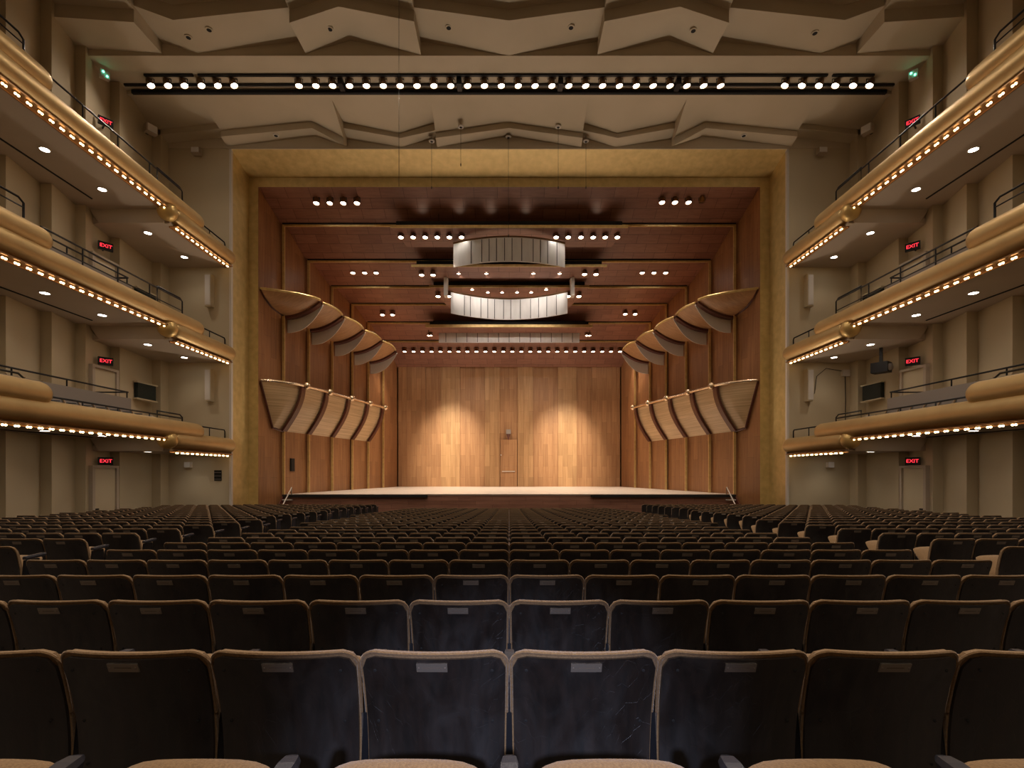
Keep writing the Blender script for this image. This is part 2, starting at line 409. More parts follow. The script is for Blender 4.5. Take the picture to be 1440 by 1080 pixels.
# stage platform
SF = 27.8
st = empty('stage', (0, SF, 0)); tag(st, 'wide wooden concert stage platform with a pale board floor', 'stage')
mb = MB()
mb.add([(-12.75, 0, ZS-.08), (12.75, 0, ZS-.08), (9.6, 14.85, ZS-.08), (-9.6, 14.85, ZS-.08), (-12.75, 0, ZS), (12.75, 0, ZS), (9.6, 14.85, ZS), (-9.6, 14.85, ZS)],
       [(0,3,2,1),(4,5,6,7),(0,1,5,4),(1,2,6,5),(2,3,7,6),(3,0,4,7)])
mb.build('deck', M['stagefloor'], st)
mb = MB(); mb.box((-12.75, .02, -1.6), (12.75, .2, ZS-.08)); mb.build('apron_front', M['apron'], st)
for s in (-1, 1):
    mb = MB(); mb.box((s*4.6, -.14, ZS-.17), (s*12.75, .02, ZS-.03)); mb.build('edge_ledge', M['dark'], st)
for s in (-1, 1):
    e = empty('stage_stairs', (s*12.75, 27.0, 0)); tag(e, 'short pale stairs at the %s end of the stage front' % sd(s), 'stairs')
    for k in range(5):
        z = ZS - .28*(k+1)
        mb = MB(); mb.box((-.0 if s < 0 else -.55, .6-.3*k, z-.06), (.55 if s < 0 else 0, .9-.3*k, z)); mb.build('step', M['white'], e)
    mb = MB(); xx = -.02*s; mb.hexa([(xx-.03, -.75, -1.5), (xx+.03, -.75, -1.5), (xx+.03, .8, -1.5), (xx-.03, .8, -1.5), (xx-.03, -.75, -1.3), (xx+.03, -.75, -1.3), (xx+.03, .8, ZS), (xx-.03, .8, ZS)]); mb.build('stringer', M['redwood'], e)
    mb = MB(); xr = -s*.52 * -1
    xr = .5 if s < 0 else -.5
    mb.tube([(xr, -.75, -1.2), (xr, -.75, -.75), (xr, .75, .55), (xr, .75, ZS)], .03); mb.build('handrail', M['white'], e)

# footlights added before the stage, hidden by seats, to brighten the hall ceiling
for k in range(6):
    x = -10+4*k
    e = empty('footlight', (x, 27.35, floor_z(27.35))); tag(e, 'low footlight box added at the foot of the stage front, %s from left' % ORD[k+1], 'footlight', 'fill_lights')
    mb = MB(); mb.hexa([(-.25, -.12, 0), (.25, -.12, 0), (.25, .12, 0), (-.25, .12, 0), (-.25, -.12, .18), (.25, -.12, .18), (.25, .12, .25), (-.25, .12, .25)]); mb.build('case', M['black'], e)
    mb = MB(); mb.add([(-.22, -.1, .20), (.22, -.1, .20), (.22, .1, .26), (-.22, .1, .26)], [(0,1,2,3)]); mb.build('lens', M['white'], e)
    add_light('fill_light_beam', 'SPOT', (x, 27.3, floor_z(27.35)+.35), P_FILL, C_HOUSE, aim=(x*1.25, 16.5, 17.5), size=.2, spot=62, blend=.8)

# small dark opening low in the left stage wall
mb = MB(); x = shellx(28.6); mb.box((-x-.12, 28.5, 1.45), (-x+.04, 28.95, 2.2)); 
struct('window_1', mb, M['dark'])

# ------------------------------------------------------------------ stage boxes (lower baskets) and sails (upper)
def rib_band(mb, s, d, prof, w=.22, t=.07, mi=0):
    """curved band following prof [(out, z)] at distance d"""
    xw = shellx(d); vs = []
    for o, z in prof:
        for dd in (-w/2, w/2): 
            vs.append((s*(xw-o), d+dd, z))
            vs.append((s*(xw-o-t), d+dd, z-.02))
    fs = []
    for i in range(len(prof)-1):
        a = 4*i; b = 4*(i+1)
        fs += [(a, a+1, b+1, b), (a+2, b+2, b+3, a+3), (a+1, a+3, b+3, b+1), (a, b, b+2, a+2)]
    fs += [(0,2,3,1), (4*(len(prof)-1), 4*(len(prof)-1)+1, 4*(len(prof)-1)+3, 4*(len(prof)-1)+2)]
    mb.add(vs, fs, mi, False)
RD = [r[0] for r in RIBS[1:6]]
for s in (-1, 1):
    # lower wall basket: one continuous bowed front divided by ribs
    e = empty('bowed_stage_box', (s*12.8, 27.85, 3.7)); loc = Vector(e.location)
    tag(e, 'bowed striped-veneer box front with brass rail, low on the %s stage wall' % sd(s), 'balcony front', 'bowed box fronts')
    ZT, ZB, OUT = 6.22, 3.72, 1.07
    def prof(full=1.0, n=12, zb=ZB): return [(OUT*full*math.sin(t/n*math.pi/2), zb + (ZT-zb)*t/n) for t in range(n+1)]
    def sub(mb):
        mb.v = [(x-loc.x, y-loc.y, z-loc.z) for x, y, z in mb.v]; return mb
    # tapered end: from the frame to rib 1
    nd = 12; mb = MB(); vs = []; n = 12
    for i in range(nd+1):
        u = i/nd; d = 26.1 + (27.85-26.1)*u
        full = math.sin(u*math.pi/2)**.75 if u > 0 else 0.02
        zb = 3.84+(6.15-3.84)*(1-u/.5) if u < .5 else 3.72+.12*(1-u)/.5
        for o, z in prof(full, n, zb): vs.append((s*(shellx(d)-o-.01), d, z))
    fs = [(i*(n+1)+k, (i+1)*(n+1)+k, (i+1)*(n+1)+k+1, i*(n+1)+k+1) for i in range(nd) for k in range(n)]
    mb.add(vs, fs, 0, True); sub(mb).build('bowed_panel', M['basket'], e)
    mb = MB(); vs = []
    # dark outline moulding along the wall
    pts = []
    for i in range(13):
        u = i/12; pts.append((s*(shellx(26.1+1.75*u)-.06), 26.1+1.75*u, (3.82+(6.15-3.84)*(1-u/.5) if u < .5 else 3.70+.12*(1-u)/.5)))
    mb.tube([(s*(shellx(26.1)-.05), 26.1, ZT)]+pts, .06, 6); sub(mb).build('edge_moulding', M['redwood'], e)
    for i in range(4):
        d0, d1 = RD[i], RD[i+1]; mb = MB(); vs = []; m_ = 6
        for j in range(m_+1):
            u = j/m_; d = d0+(d1-d0)*u
            for o, z in prof(1-.05*math.sin(u*math.pi), n): vs.append((s*(shellx(d)-o), d, z))
        fs = [(a*(n+1)+k, (a+1)*(n+1)+k, (a+1)*(n+1)+k+1, a*(n+1)+k+1) for a in range(m_) for k in range(n)]
        mb.add(vs, fs, 0, True); sub(mb).build('bowed_panel', M['basket'], e)
    for i, d in enumerate(RD):
        mb = MB(); rib_band(mb, s, d, prof(), .50, .13); sub(mb).build('curved_rib', M['redwood'], e)
        mb = MB(); mb.sphere((s*(shellx(d)-OUT-.22), d+.15, ZT+.08), .21, 14); sub(mb).build('ball_finial', M['brass'], e)
    # far end closes to the wall
    mb = MB(); pr = prof(); d = RD[-1]+.16
    mb.add([(s*(shellx(d)-o), d, z) for o, z in pr]+[(s*shellx(d), d, ZT)], [tuple(range(len(pr)+1))]); sub(mb).build('end_panel', M['basket'], e)
    mb = MB(); pts = [(s*(shellx(26.1)-.06), 26.1, ZT+.04)]
    for i in range(1, 9):
        u = i/9; full = math.sin(u*math.pi/2)**.75; d = 26.1+1.75*u; pts.append((s*(shellx(d)-OUT*full-.1), d, ZT+.06))
    pts += [(s*(shellx(d)-OUT-.15), d, ZT+.06) for d in (28.2, 30, 33, 36, 37.8)]
    mb.tube(pts, .085, 8); sub(mb).build('brass_rail', M['brass'], e)
    # sails above
    e = empty('sail_canopy', (s*12.8, 27.85, 10.5)); loc = Vector(e.location)
    tag(e, 'row of five wooden sail hoods with grey fins, high on the %s stage wall' % sd(s), 'acoustic canopy', 'sail canopies')
    ZT2 = [11.1, 11.0, 10.88, 10.8, 10.62]; OUT2, H = 2.1, .85
    nn = 10
    def p2(full, zt, h=H): return [(OUT2*full*k/nn, zt-h+h*(k/nn)**2) for k in range(nn+1)]
    mb = MB(); vs = []; nd = 14
    rimpts = []
    for i in range(nd+1):
        u = i/nd; d = 26.1+(27.85-26.1)*u; full = math.sin(u*math.pi/2)**.8 if u else .01
        h = .05 + (H-.05)*math.sin(min(1, u*1.05)*math.pi/2)**.8
        q = p2(full, 11.12, h); vs += [(s*(shellx(d)-o), d, z) for o, z in q]
        rimpts.append((s*(shellx(d)-q[-1][0]), d, 11.14))
    fs = [(a*(nn+1)+k, (a+1)*(nn+1)+k, (a+1)*(nn+1)+k+1, a*(nn+1)+k+1) for a in range(nd) for k in range(nn)]
    mb.add(vs, fs, 0, True); sub(mb).build('wood_sail', M['sail'], e)
    mb = MB(); mb.tube(rimpts, .07, 8); sub(mb).build('gold_rim', M['goldtrim'], e)
    mb = MB(); mb.tube([(s*(shellx(p_)-.04), p_, z_) for p_, z_ in ((26.1, 11.1), (26.4, 10.75), (26.9, 10.42), (27.4, 10.3), (27.85, 10.24))], .05, 6); sub(mb).build('edge_moulding', M['redwood'], e)
    mb = MB(); mb.add([v for v in []], [])
    for i in range(5):
        d = RD[i]; zt = ZT2[i]
        if i:
            d0 = RD[i-1]+.42; z0 = ZT2[i-1]-.02
            mb = MB(); vs = []; rp = []
            for j in range(7):
                u = j/6; dd = d0+(d-d0)*u; f = .97+.06*math.sin(u*math.pi) + .03*u
                q = p2(f, z0+(zt-z0)*u+.05*math.sin(u*math.pi)); vs += [(s*(shellx(dd)-o), dd, z) for o, z in q]
                rp.append((s*(shellx(dd)-q[-1][0]), dd, q[-1][1]+.02))
            fs = [(a*(nn+1)+k, (a+1)*(nn+1)+k, (a+1)*(nn+1)+k+1, a*(nn+1)+k+1) for a in range(6) for k in range(nn)]
            mb.add(vs, fs, 0, True); sub(mb).build('wood_sail', M['sail'], e)
            mb = MB(); mb.tube(rp, .07, 8); sub(mb).build('gold_rim', M['goldtrim'], e)
        # dark red rib closing each sail
        mb = MB(); q = p2(1.0, zt); vs = []
        for o, z in q:
            for dd in (0, .38):
                vs += [(s*(shellx(d)-o), d+dd, z), (s*(shellx(d)-o), d+dd, z-.14)]
        fs = []
        for k in range(nn):
            a = 4*k; b = a+4
            fs += [(a, a+1, b+1, b), (a+2, b+2, b+3, a+3), (a+1, a+3, b+3, b+1), (a, b, b+2, a+2)]
        mb.add(vs, fs); sub(mb).build('sail_rib', M['redwood'], e)
        # grey fin hanging behind the rib, deep at the wall and running to a point
        mb = MB(); vs = []; df = d+.40
        for k in range(nn+1):
            t = k/nn; o = OUT2*.98*t; zt_ = zt-H+H*t**2-.1
            dep = (.74*(1-t**3) + .02)
            for dd in (0, .05): vs += [(s*(shellx(df)-o), df+dd, zt_), (s*(shellx(df)-o), df+dd, zt_-dep)]
        fs = []
        for k in range(nn):
            a = 4*k; b = a+4
            fs += [(a, b, b+1, a+1), (a+2, a+3, b+3, b+2), (a+1, b+1, b+3, a+3), (a, a+2, b+2, b)]
        mb.add(vs, fs); sub(mb).build('grey_fin', M['fin'], e)

# ------------------------------------------------------------------ hanging clouds and reflectors
def cloud(label, d0, z0, x0, d1, z1, x1, trim=.07):
    e = empty('wood_canopy', (0, d0, z0)); tag(e, label, 'acoustic canopy', 'suspended wood canopies')
    mb = MB(); t = .12
    mb.hexa([(-x0, 0, 0), (x0, 0, 0), (x1, d1-d0, z1-z0), (-x1, d1-d0, z1-z0), (-x0, 0, t), (x0, 0, t), (x1, d1-d0, z1-z0+t), (-x1, d1-d0, z1-z0+t)])
    mb.build('panel', M['shell_up'], e)
    mb = MB(); mb.box((-x0, -.06, -trim+.03), (x0, 0, trim+.03)); mb.build('gold_edge', M['goldtrim'], e)
    mb = MB(); mb.box((-x0+.3, .02, t+.02), (x0-.3, .12, t+.22)); mb.build('dark_truss', M['dark'], e)
    mb = MB()
    mb.box((-x1*.97, d1-d0-.1, z1-z0+t), (x1*.97, d1-d0, z1-z0+t+.9)); mb.build('rear_baffle', M['dark'], e)
    for xx in (-x0*.6, 0, x0*.6):
        mb = MB(); mb.tube([(xx, .3, t), (xx, .3, 1.0)], .015, 5); mb.build('cable', M['black'], e)
    return e
cloud('front and widest suspended wood canopy, under the first gold rib', 27.0, 14.82, 6.5, 28.5, 14.42, 5.9)
cloud('second suspended wood canopy, just behind the convex silver reflector', 29.5, 13.72, 5.85, 30.6, 13.45, 5.2)
cloud('third suspended wood canopy, above the concave silver reflector', 32.0, 13.42, 5.2, 34.2, 12.85, 4.2)
cloud('rearmost suspended wood canopy, above the flat silver reflector', 36.0, 12.05, 6.1, 37.2, 11.9, 5.9, trim=.1)

for k, px in enumerate((592, 645, 690, 740, 842)):  # uplights added to make the bright spots on the stage ceiling
    x = (px-716)*27.1/693
    e = empty('uplight', (x, 27.15, 14.95)); tag(e, 'small black uplight added on top of the front wood canopy, %s from left' % ORD[k+1], 'uplight', 'added canopy uplights')
    mb = MB(); mb.lathe([(.001, 0), (.07, 0), (.09, .16), (.001, .16)], n=12); mb.build('housing', M['black'], e)
    add_light('uplight_beam', 'SPOT', (x, 27.12, 15.14), 13, C_STAGE, aim=(x, 26.45, 15.9), size=.25, spot=100, blend=1)

def reflector(label, xh, d_end, d_mid, zt, zb, seams, n=24, glow=None):
    e = empty('silver_reflector', (0, d_end, zb)); tag(e, label, 'reflector', 'silver reflectors')
    mb = MB(); vs = []
    for i in range(n+1):
        t = -1+2*i/n; x = xh*t; y = (d_mid-d_end)*(1-t*t)
        for dy in (0, .05): vs += [(x, y+dy, 0), (x, y+dy, zt-zb)]
    fs = []
    for i in range(n):
        a = 4*i; b = a+4
        fs += [(a, b, b+1, a+1), (a+2, a+3, b+3, b+2), (a, a+2, b+2, b), (a+1, b+1, b+3, a+3)]
    fs += [(0,1,3,2), (4*n, 4*n+2, 4*n+3, 4*n+1)]
    mb.add(vs, fs, 0, True); o = mb.build('curved_sheet', M['silver'], e)
    sm = MB()
    for t in seams:
        x = xh*t; y = (d_mid-d_end)*(1-t*t)
        sm.box((x-.02, y-.015, .03), (x+.02, y+.001, zt-zb-.03))
    sm.build('seams', M['seam'], e)
    rt = MB(); pts = [(xh*(-1+2*i/n), (d_mid-d_end)*(1-(-1+2*i/n)**2)+.03, zt-zb+.06) for i in range(n+1)]
    rt.tube(pts, .05, 6); rt.build('top_tube', M['lampbody'], e)
    return e
reflector('convex silver reflector of vertical strips, bulging towards the seats', 3.17, 28.0, 27.2, 14.36, 13.04, [-.67,-.48,-.35,-.22,-.08,.05,.22,.42,.55,.68,.85])
reflector('concave bright silver reflector hanging behind and below the convex one', 3.67, 31.0, 32.3, 12.72, 11.4, [-.78,-.68,-.5,-.38,-.26,-.1,.03,.2,.38,.52,.66,.82])
reflector('long flat silver reflector hanging lowest and farthest back', 5.33, 37.35, 37.36, 11.98, 11.22, [-.9,-.75,-.6,-.45,-.3,-.15,0,.15,.3,.45,.6,.75,.9])
for s in (-1, 1):
    e = empty('hanging_bar', (s*3.95, 30.5, 12.35)); tag(e, 'slim white upright panel hanging %s of the concave reflector' % sd(s), 'panel', 'white upright panels')
    mb = MB(); mb.hexa([(-.1-s*-.0, 0, 0), (.1, 0, 0), (.1, .5, 0), (-.1, .5, 0), (-.1+s*-.0, 0, 1.25), (.1, 0, 1.25), (.1, .9, 1.35), (-.1, .9, 1.35)]); mb.build('panel', M['fin'], e)
    mb = MB(); mb.box((-.12, 0, 1.25), (.12, .9, 1.5)); mb.build('hanger', M['dark'], e)

# ------------------------------------------------------------------ lamps
lamp_proto = None
def make_lamp():
    e = empty('spotlight')
    mb = MB(); mb.lathe([(.001, .42), (.075, .42), (.075, .38), (.02, .36), (.02, .25), (.001, .25)], n=10)
    mb.box((-.17, -.015, .22), (.17, .015, .25)); mb.box((-.175, -.015, .02), (-.16, .015, .25)); mb.box((.16, -.015, .02), (.175, .015, .25)); mb.build('mount', M['black'], e)
    h = empty('head', (0, 0, .05)); h.parent = e
    mb = MB(); mb.lathe([(.001, .20), (.05, .245), (.10, .20), (.14, .09), (.15, -.08), (.15, -.12), (.14, -.12), (.135, -.06), (.001, -.03)], n=14)
    mb.build('housing', M['lampbody'], h)
    mb = MB(); mb.lathe([(.132, -.085), (.08, -.112), (.001, -.12)], n=14); mb.build('lens', M['lens'], h)
    return e
def lamp(x, d, z, label, group, tilt=0, side=0, scale=1.0, power=0, aim=None, color=C_WARM, spot=90, lit=True, blend=.7):
    """z is the lens height"""
    global lamp_proto
    if lamp_proto is None: lamp_proto = make_lamp(); e = lamp_proto
    else: e = copy_tree(lamp_proto)
    e.location = (x, d, z+.05*scale); e.scale = (scale,)*3
    for c in e.children:
        if c.name.startswith('head'): c.rotation_euler = (R(tilt), R(side), 0)
    tag(e, label, 'spotlight', group)
    if power:
        add_light('lamp_light', 'SPOT', (x, d-.12, z-.14*scale), power, color, aim=aim, size=.10, spot=spot, blend=blend)
    return e
# note: lights are separate light objects at the lens position of their lamp
track = [211, 235, 258, 282, 305, 328] + [420+23.72*i for i in range(26)] + [1105, 1129, 1153, 1176, 1201, 1224]
for i, px in enumerate(track):
    x = (px-716)*20.35/693
    if i < 6: lab = 'ceiling track spotlight, %s from the left wall' % ORD[i+1]; g = 'track spotlights, left cluster'
    elif i < 32: lab = 'ceiling track spotlight, %s from the left in the long middle row' % ORD[i-5]; g = 'track spotlights, middle row'
    else: lab = 'ceiling track spotlight, %s from the right wall' % ORD[38-i]; g = 'track spotlights, right cluster'
    sdv = -22 if i < 6 else (22 if i > 31 else (px-716)/320*10)
    if i < 6: sdv = -22
    pw = P_TRACK if i % 2 == 0 else 0
    lamp(x, 20.35, 17.36, lab, g, tilt=2, side=sdv if i > 31 or i < 6 else -6, power=pw, aim=(x*.75, 14.0, 0), color=C_HOUSE, spot=150, blend=1, scale=.98)
for (y, x0, x1) in ((20.12, -14.9, -12.9), (20.12, -12.7, 13.0), (20.12, 13.2, 14.9), (20.62, -16.1, 16.1)):
    mb = MB(); mb.box((x0, y-.045, 17.57), (x1, y+.045, 17.64)); o = mb.build('light_track', M['black'])
    tag(o, 'black ceiling light track, ' + ('the continuous rear one' if y > 20.5 else ('short front piece by the left wall' if x1 < -12.8 else ('short front piece by the right wall' if x0 > 13.1 else 'the long front one'))), 'light track', 'ceiling light tracks')
for px in (480, 646, 788, 953):
    mb = MB(); x = (px-716)*20.4/693; mb.box((x-.1, 20.2, 17.32), (x+.1, 20.62, 17.58)); o = mb.build('junction_box', M['black'])
    tag(o, 'black junction box on the ceiling track, %s from the left' % ORD[[480,646,788,953].index(px)+1], 'junction box', 'track junction boxes')
mb = MB(); mb.box((-16.0, 20.86, 17.46), (16.0, 20.98, 17.60)); struct('trim_30', mb, M['dark'])

def pl(px, py, d): return ((px-716)*d/693, d, EYE+(664-py)*d/693)
def group_lamps(pxs, py, d, gname, scale=1.0, power=0, aimf=None, color=C_STAGE, spot=76, every=1, tilt=-8, lab=None, blend=.7):
    for i, px in enumerate(pxs):
        x, dd, z = pl(px, py, d)
        lamp(x, dd, z, lab % ORD[i+1], gname, tilt=tilt, scale=scale,
             power=power if (i % every == 0) else 0, aim=aimf(x) if aimf else (x, d+4, 0), color=color, spot=spot, blend=blend)
down = lambda x: (x*.9, 31, 0)
group_lamps([445,464,483,502], 286, 26.5, 'front stage ceiling lamps', 1.05, P_STAGE, down, lab='front stage ceiling spotlight, left four, %s from the left')
group_lamps([931,949,968], 285, 26.5, 'front stage ceiling lamps', 1.05, P_STAGE, down, lab='front stage ceiling spotlight, right group, %s from the left')
x, d_, z = pl(987, 284, 26.5)
e = lamp(x, d_, z, 'unlit front stage ceiling spotlight, rightmost of the right four', 'front stage ceiling lamps', tilt=10, scale=1.05)
for c in e.children:
    for g in c.children:
        if g.name.startswith('lens'):
            g.data = g.data.copy(); g.data.materials.clear(); g.data.materials.append(M['lampbody'])
group_lamps([564,581,598,615,632,649], 334, 27.5, 'first canopy lamps', 1.0, P_STAGE, down, every=3, lab='spotlight under the front wood canopy, left six, %s from the left')
group_lamps([868,851,834,817,799,782][::-1], 334, 27.5, 'first canopy lamps', 1.0, 0, down, every=2, lab='spotlight under the front wood canopy, right six, %s from the left')
group_lamps([496.5,513,529], 384, 31.4, 'mid stage ceiling lamps', 1.05, P_STAGE, lambda x: (x*.9, 35, 0), lab='stage ceiling spotlight behind the second gold rib, left three, %s from left')
group_lamps([903,919.5,936], 384, 31.4, 'mid stage ceiling lamps', 1.05, P_STAGE, lambda x: (x*.9, 35, 0), lab='stage ceiling spotlight behind the second gold rib, right three, %s from left')
group_lamps([593,609], 387, 29.9, 'second canopy lamps', 1.0, P_STAGE, lambda x: (x, 34, 0), every=2, lab='spotlight under the second wood canopy, left pair, %s from left')
group_lamps([822,838], 386, 29.9, 'second canopy lamps', 1.0, P_STAGE, lambda x: (x, 34, 0), every=2, lab='spotlight under the second wood canopy, right pair, %s from left')
group_lamps([616,631], 417, 32.5, 'third canopy lamps', 1.1, P_STAGE, lambda x: (x, 38, 0), every=2, lab='spotlight under the third wood canopy, left pair, %s from left')
group_lamps([799,814], 417, 32.5, 'third canopy lamps', 1.1, P_STAGE, lambda x: (x, 38, 0), every=2, lab='spotlight under the third wood canopy, right pair, %s from left')
group_lamps([538,552], 443, 36.0, 'rear stage ceiling lamps', 1.1, P_STAGE, lambda x: (x*.9, 39, 0), lab='stage ceiling spotlight behind the fourth gold rib, left pair, %s from left')
group_lamps([879,893], 442, 36.0, 'rear stage ceiling lamps', 1.1, P_STAGE, lambda x: (x*.9, 39, 0), lab='stage ceiling spotlight behind the fourth gold rib, right pair, %s from left')
group_lamps([603,606], 472, 37.0, 'rear canopy lamps', .8, 0, None, lab='small spotlight at the left end of the rear canopy, %s from left')
group_lamps([825,829], 472, 37.0, 'rear canopy lamps', .8, 0, None, lab='small spotlight at the right end of the rear canopy, %s from left')
group_lamps([569+12.62*i for i in range(25)], 494.5, 40.5, 'back row stage lamps', 1.12, P_BACK, lambda x: (x, 35, 0), every=3, tilt=-4, spot=80, lab='spotlight in the row above the stage back wall, %s from the left')
for px in (834, 868):
    x, d_, z = pl(px, 334, 27.5); add_light('lamp_light', 'SPOT', (x, d_-.12, z-.14), P_STAGE, C_STAGE, aim=down(x), size=.1, spot=75)
def canopy_light(px, py, d, z, lab, power=0, aim=None):
    x = (px-716)*d/693
    e = empty('recessed_downlight', (x, d, z)); tag(e, lab, 'downlight', 'small canopy downlights')
    mb = MB(); mb.lathe([(.13, .02), (.13, -.03), (.10, -.03), (.10, .0)], n=14); mb.build('trim_ring', M['goldtrim'], e)
    mb = MB(); mb.lathe([(.10, -.015), (.06, -.03), (.001, -.035)], n=14); mb.build('lens', M['lens'], e)
    if power: add_light('lamp_light', 'SPOT', (x, d, z-.06), power, (1, .9, .8), aim=aim, size=.08, spot=90, blend=1)
for i, px in enumerate((645, 684, 750, 787)):
    canopy_light(px, 384, 30.15, 13.56, 'tiny downlight under the second wood canopy, %s from the left' % ORD[i+1], 230, ((px-716)*.035, 32.1, 11.9))
for i, px in enumerate((664, 686, 706, 727, 747, 768)):
    canopy_light(px, 412, 32.25 if px in (664, 768) else 32.55, 13.35 if px in (664, 768) else 13.28, 'tiny downlight under the third wood canopy, %s from the left' % ORD[i+1])
# two of the third-canopy lamps throw the pools seen on the back wall
for px, ax in ((631, -5.0), (799, 4.8)):
    x, d_, z = pl(px, 417, 32.5)
    add_light('lamp_light', 'SPOT', (x, d_-.1, z-.2), P_WASH, (1, .87, .68), aim=(ax, 42.4, 3.5), size=.12, spot=31, blend=1)
    add_light('lamp_light', 'SPOT', (x, d_-.1, z-.2), P_WASH*.2, C_STAGE, aim=(ax*.5, 42.4, 2.0), size=.12, spot=60, blend=1)

# ------------------------------------------------------------------ balconies
TIER = [0.0, 4.36, 8.90]
TN = ['lowest', 'middle', 'top']
XR = 13.32; RR = .35
def roll(mb, s, y0, y1, zc, r=RR, ball=False, mi=0):
    n = 20; prof = []
    # near end
    if y0 > 5: prof += [(.001, y0-.0), (r*.55, y0+.02), (r*.85, y0+.10), (r, y0+.28)]
    else: prof += [(r, y0)]
    prof += [(r, y1-.28), (r*.93, y1-.14), (r*.75, y1-.04), (r*.4, y1), (.001, y1)]
    mb.lathe(prof, (s*XR, 0, zc), 'Y', n, mi)
def rail(mb, pts, r=.03): mb.tube(pts, r, 6)
bulb_proto = None
def make_bulb():
    e = empty('balcony_light')
    mb = MB(); mb.box((-.022, -.075, .012), (.022, .075, .06)); mb.build('socket', M['bulbback'], e)
    for yy in (-.042, .042):
        mb = MB(); mb.sphere((0, yy, -.015), .032, 10); mb.build('bulb', M['bulb'], e)
    return e
for s in (-1, 1):
    for t, (T, tn) in enumerate(zip(TIER, TN)):
        e = empty('balcony', (s*XR, 19.3, T+2.6)); loc = Vector(e.location)
        tag(e, '%s balcony on the %s wall with stepped gold rolled front' % (tn, sd(s)), 'balcony', 'side balconies')
        def put(mb, name, m):
            mb.v = [(x-loc.x, y-loc.y, z-loc.z) for x, y, z in mb.v]; return mb.build(name, m, e)
        z1, z2 = T+2.72, T+2.24      # soffits of the two steps
        yn = 2.0
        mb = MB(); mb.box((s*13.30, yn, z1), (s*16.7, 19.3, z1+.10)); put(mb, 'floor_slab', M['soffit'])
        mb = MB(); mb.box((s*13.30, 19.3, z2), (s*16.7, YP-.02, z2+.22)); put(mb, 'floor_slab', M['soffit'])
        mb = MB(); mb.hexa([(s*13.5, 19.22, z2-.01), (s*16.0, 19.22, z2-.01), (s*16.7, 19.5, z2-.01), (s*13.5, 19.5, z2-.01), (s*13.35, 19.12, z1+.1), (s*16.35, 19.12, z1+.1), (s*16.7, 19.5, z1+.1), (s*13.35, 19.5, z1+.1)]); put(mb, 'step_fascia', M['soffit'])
        mb = MB(); mb.box((s*15.55, yn, z1-.03), (s*15.60, 18.4, z1)); put(mb, 'shadow_gap', M['dark'])
        # front parapet bodies behind the rolls
        mb = MB(); mb.box((s*13.34, yn, z1+.2), (s*13.6, 21.0, z1+.72)); put(mb, 'parapet', M['wall'])
        mb = MB(); mb.box((s*13.34, 19.3, z2+.2), (s*13.6, YP-.05, z2+.70)); put(mb, 'parapet', M['wall'])
        mb = MB(); roll(mb, s, yn, 14.15, T+3.60+.02); put(mb, 'gold_roll', M['gold'])
        mb = MB(); roll(mb, s, yn, 21.15, T+3.12); put(mb, 'gold_roll', M['gold'])
        mb = MB(); roll(mb, s, 19.25, YP+.12, T+2.66); put(mb, 'gold_roll', M['gold'])
        mb = MB(); mb.sphere((s*XR, 19.22, T+2.66), .36, 18); put(mb, 'ball_end', M['goldball'])
        # bulb channels
        mb = MB(); mb.box((s*13.10, yn, z1-.02), (s*13.42, 19.05, z1+.02)); mb.box((s*13.42, yn, z1-.06), (s*13.46, 19.05, z1+.02)); put(mb, 'bulb_channel', M['bulbback'])
        mb = MB(); mb.box((s*13.10, 19.5, z2-.02), (s*13.42, YP-.1, z2+.02)); mb.box((s*13.42, 19.5, z2-.06), (s*13.46, YP-.1, z2+.02)); put(mb, 'bulb_channel', M['bulbback'])
        # seating riser with grey parapet
        mb = MB(); mb.box((s*14.50, yn, z1+.2), (s*14.58, 18.9, T+4.22)); put(mb, 'grey_parapet', M['grey'])
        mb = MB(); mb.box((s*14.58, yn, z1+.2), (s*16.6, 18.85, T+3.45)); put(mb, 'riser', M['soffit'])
        # railings (black steel)
        rz = T + (3.62 if t == 0 else 4.12)
        xr = 13.5
        def railing(pts, mids, posts, name='railing'):
            mb = MB(); rail(mb, pts)
            for m_ in mids: rail(mb, m_, .02)
            for (px_, py_, za, zb_) in posts: rail(mb, [(px_, py_, za), (px_, py_, zb_)], .024)
            put(mb, name, M['black'])
        railing([(s*xr, 14.2, rz), (s*xr, 20.3, rz)], [[(s*xr, 14.2, rz-.42), (s*xr, 20.3, rz-.42)]] if t else [], [(s*xr, y, rz-.35-(.4 if t else 0), rz) for y in (14.4, 15.6, 17.0, 18.5)])
        hz = rz+(.06 if t else .14)
        railing([(s*xr, 18.9, rz-.3-(.4 if t else 0)), (s*xr, 18.9, hz), (s*xr, 20.2, hz), (s*xr, 20.35, hz-.1), (s*xr, 20.35, rz-.35-(.4 if t else 0))], [], [], 'guard_rail')
        railing([(s*xr, 21.0, T+3.40), (s*xr, YP-.1, T+3.40), (s*xr, YP-.05, T+3.32), (s*xr, YP-.05, T+2.95)], [], [(s*xr, 22.2, T+2.95, T+3.4)])
        railing([(s*xr, yn, rz+.5), (s*xr, 13.55, rz+.5), (s*xr, 13.7, rz+.4), (s*xr, 13.7, rz)], [[(s*xr, yn, rz+.28), (s*xr, 13.7, rz+.28)]], [(s*xr, y, rz, rz+.5) for y in (9.5, 11, 12.5)])
        rr = T+4.45
        railing([(s*14.54, yn, rr), (s*14.54, 18.8, rr)], [], [(s*14.54, y, T+4.2, rr) for y in (8, 10.5, 13, 14.4, 16.2, 18.75)], 'rear_railing')
        railing([(s*14.54, 18.8, rr), (s*15.9, 18.8, rr)], [], [])
        # festoon bulbs under the front
        seg1 = [12.9+.335*i for i in range(19)]; seg2 = [19.62+.318*i for i in range(12)]
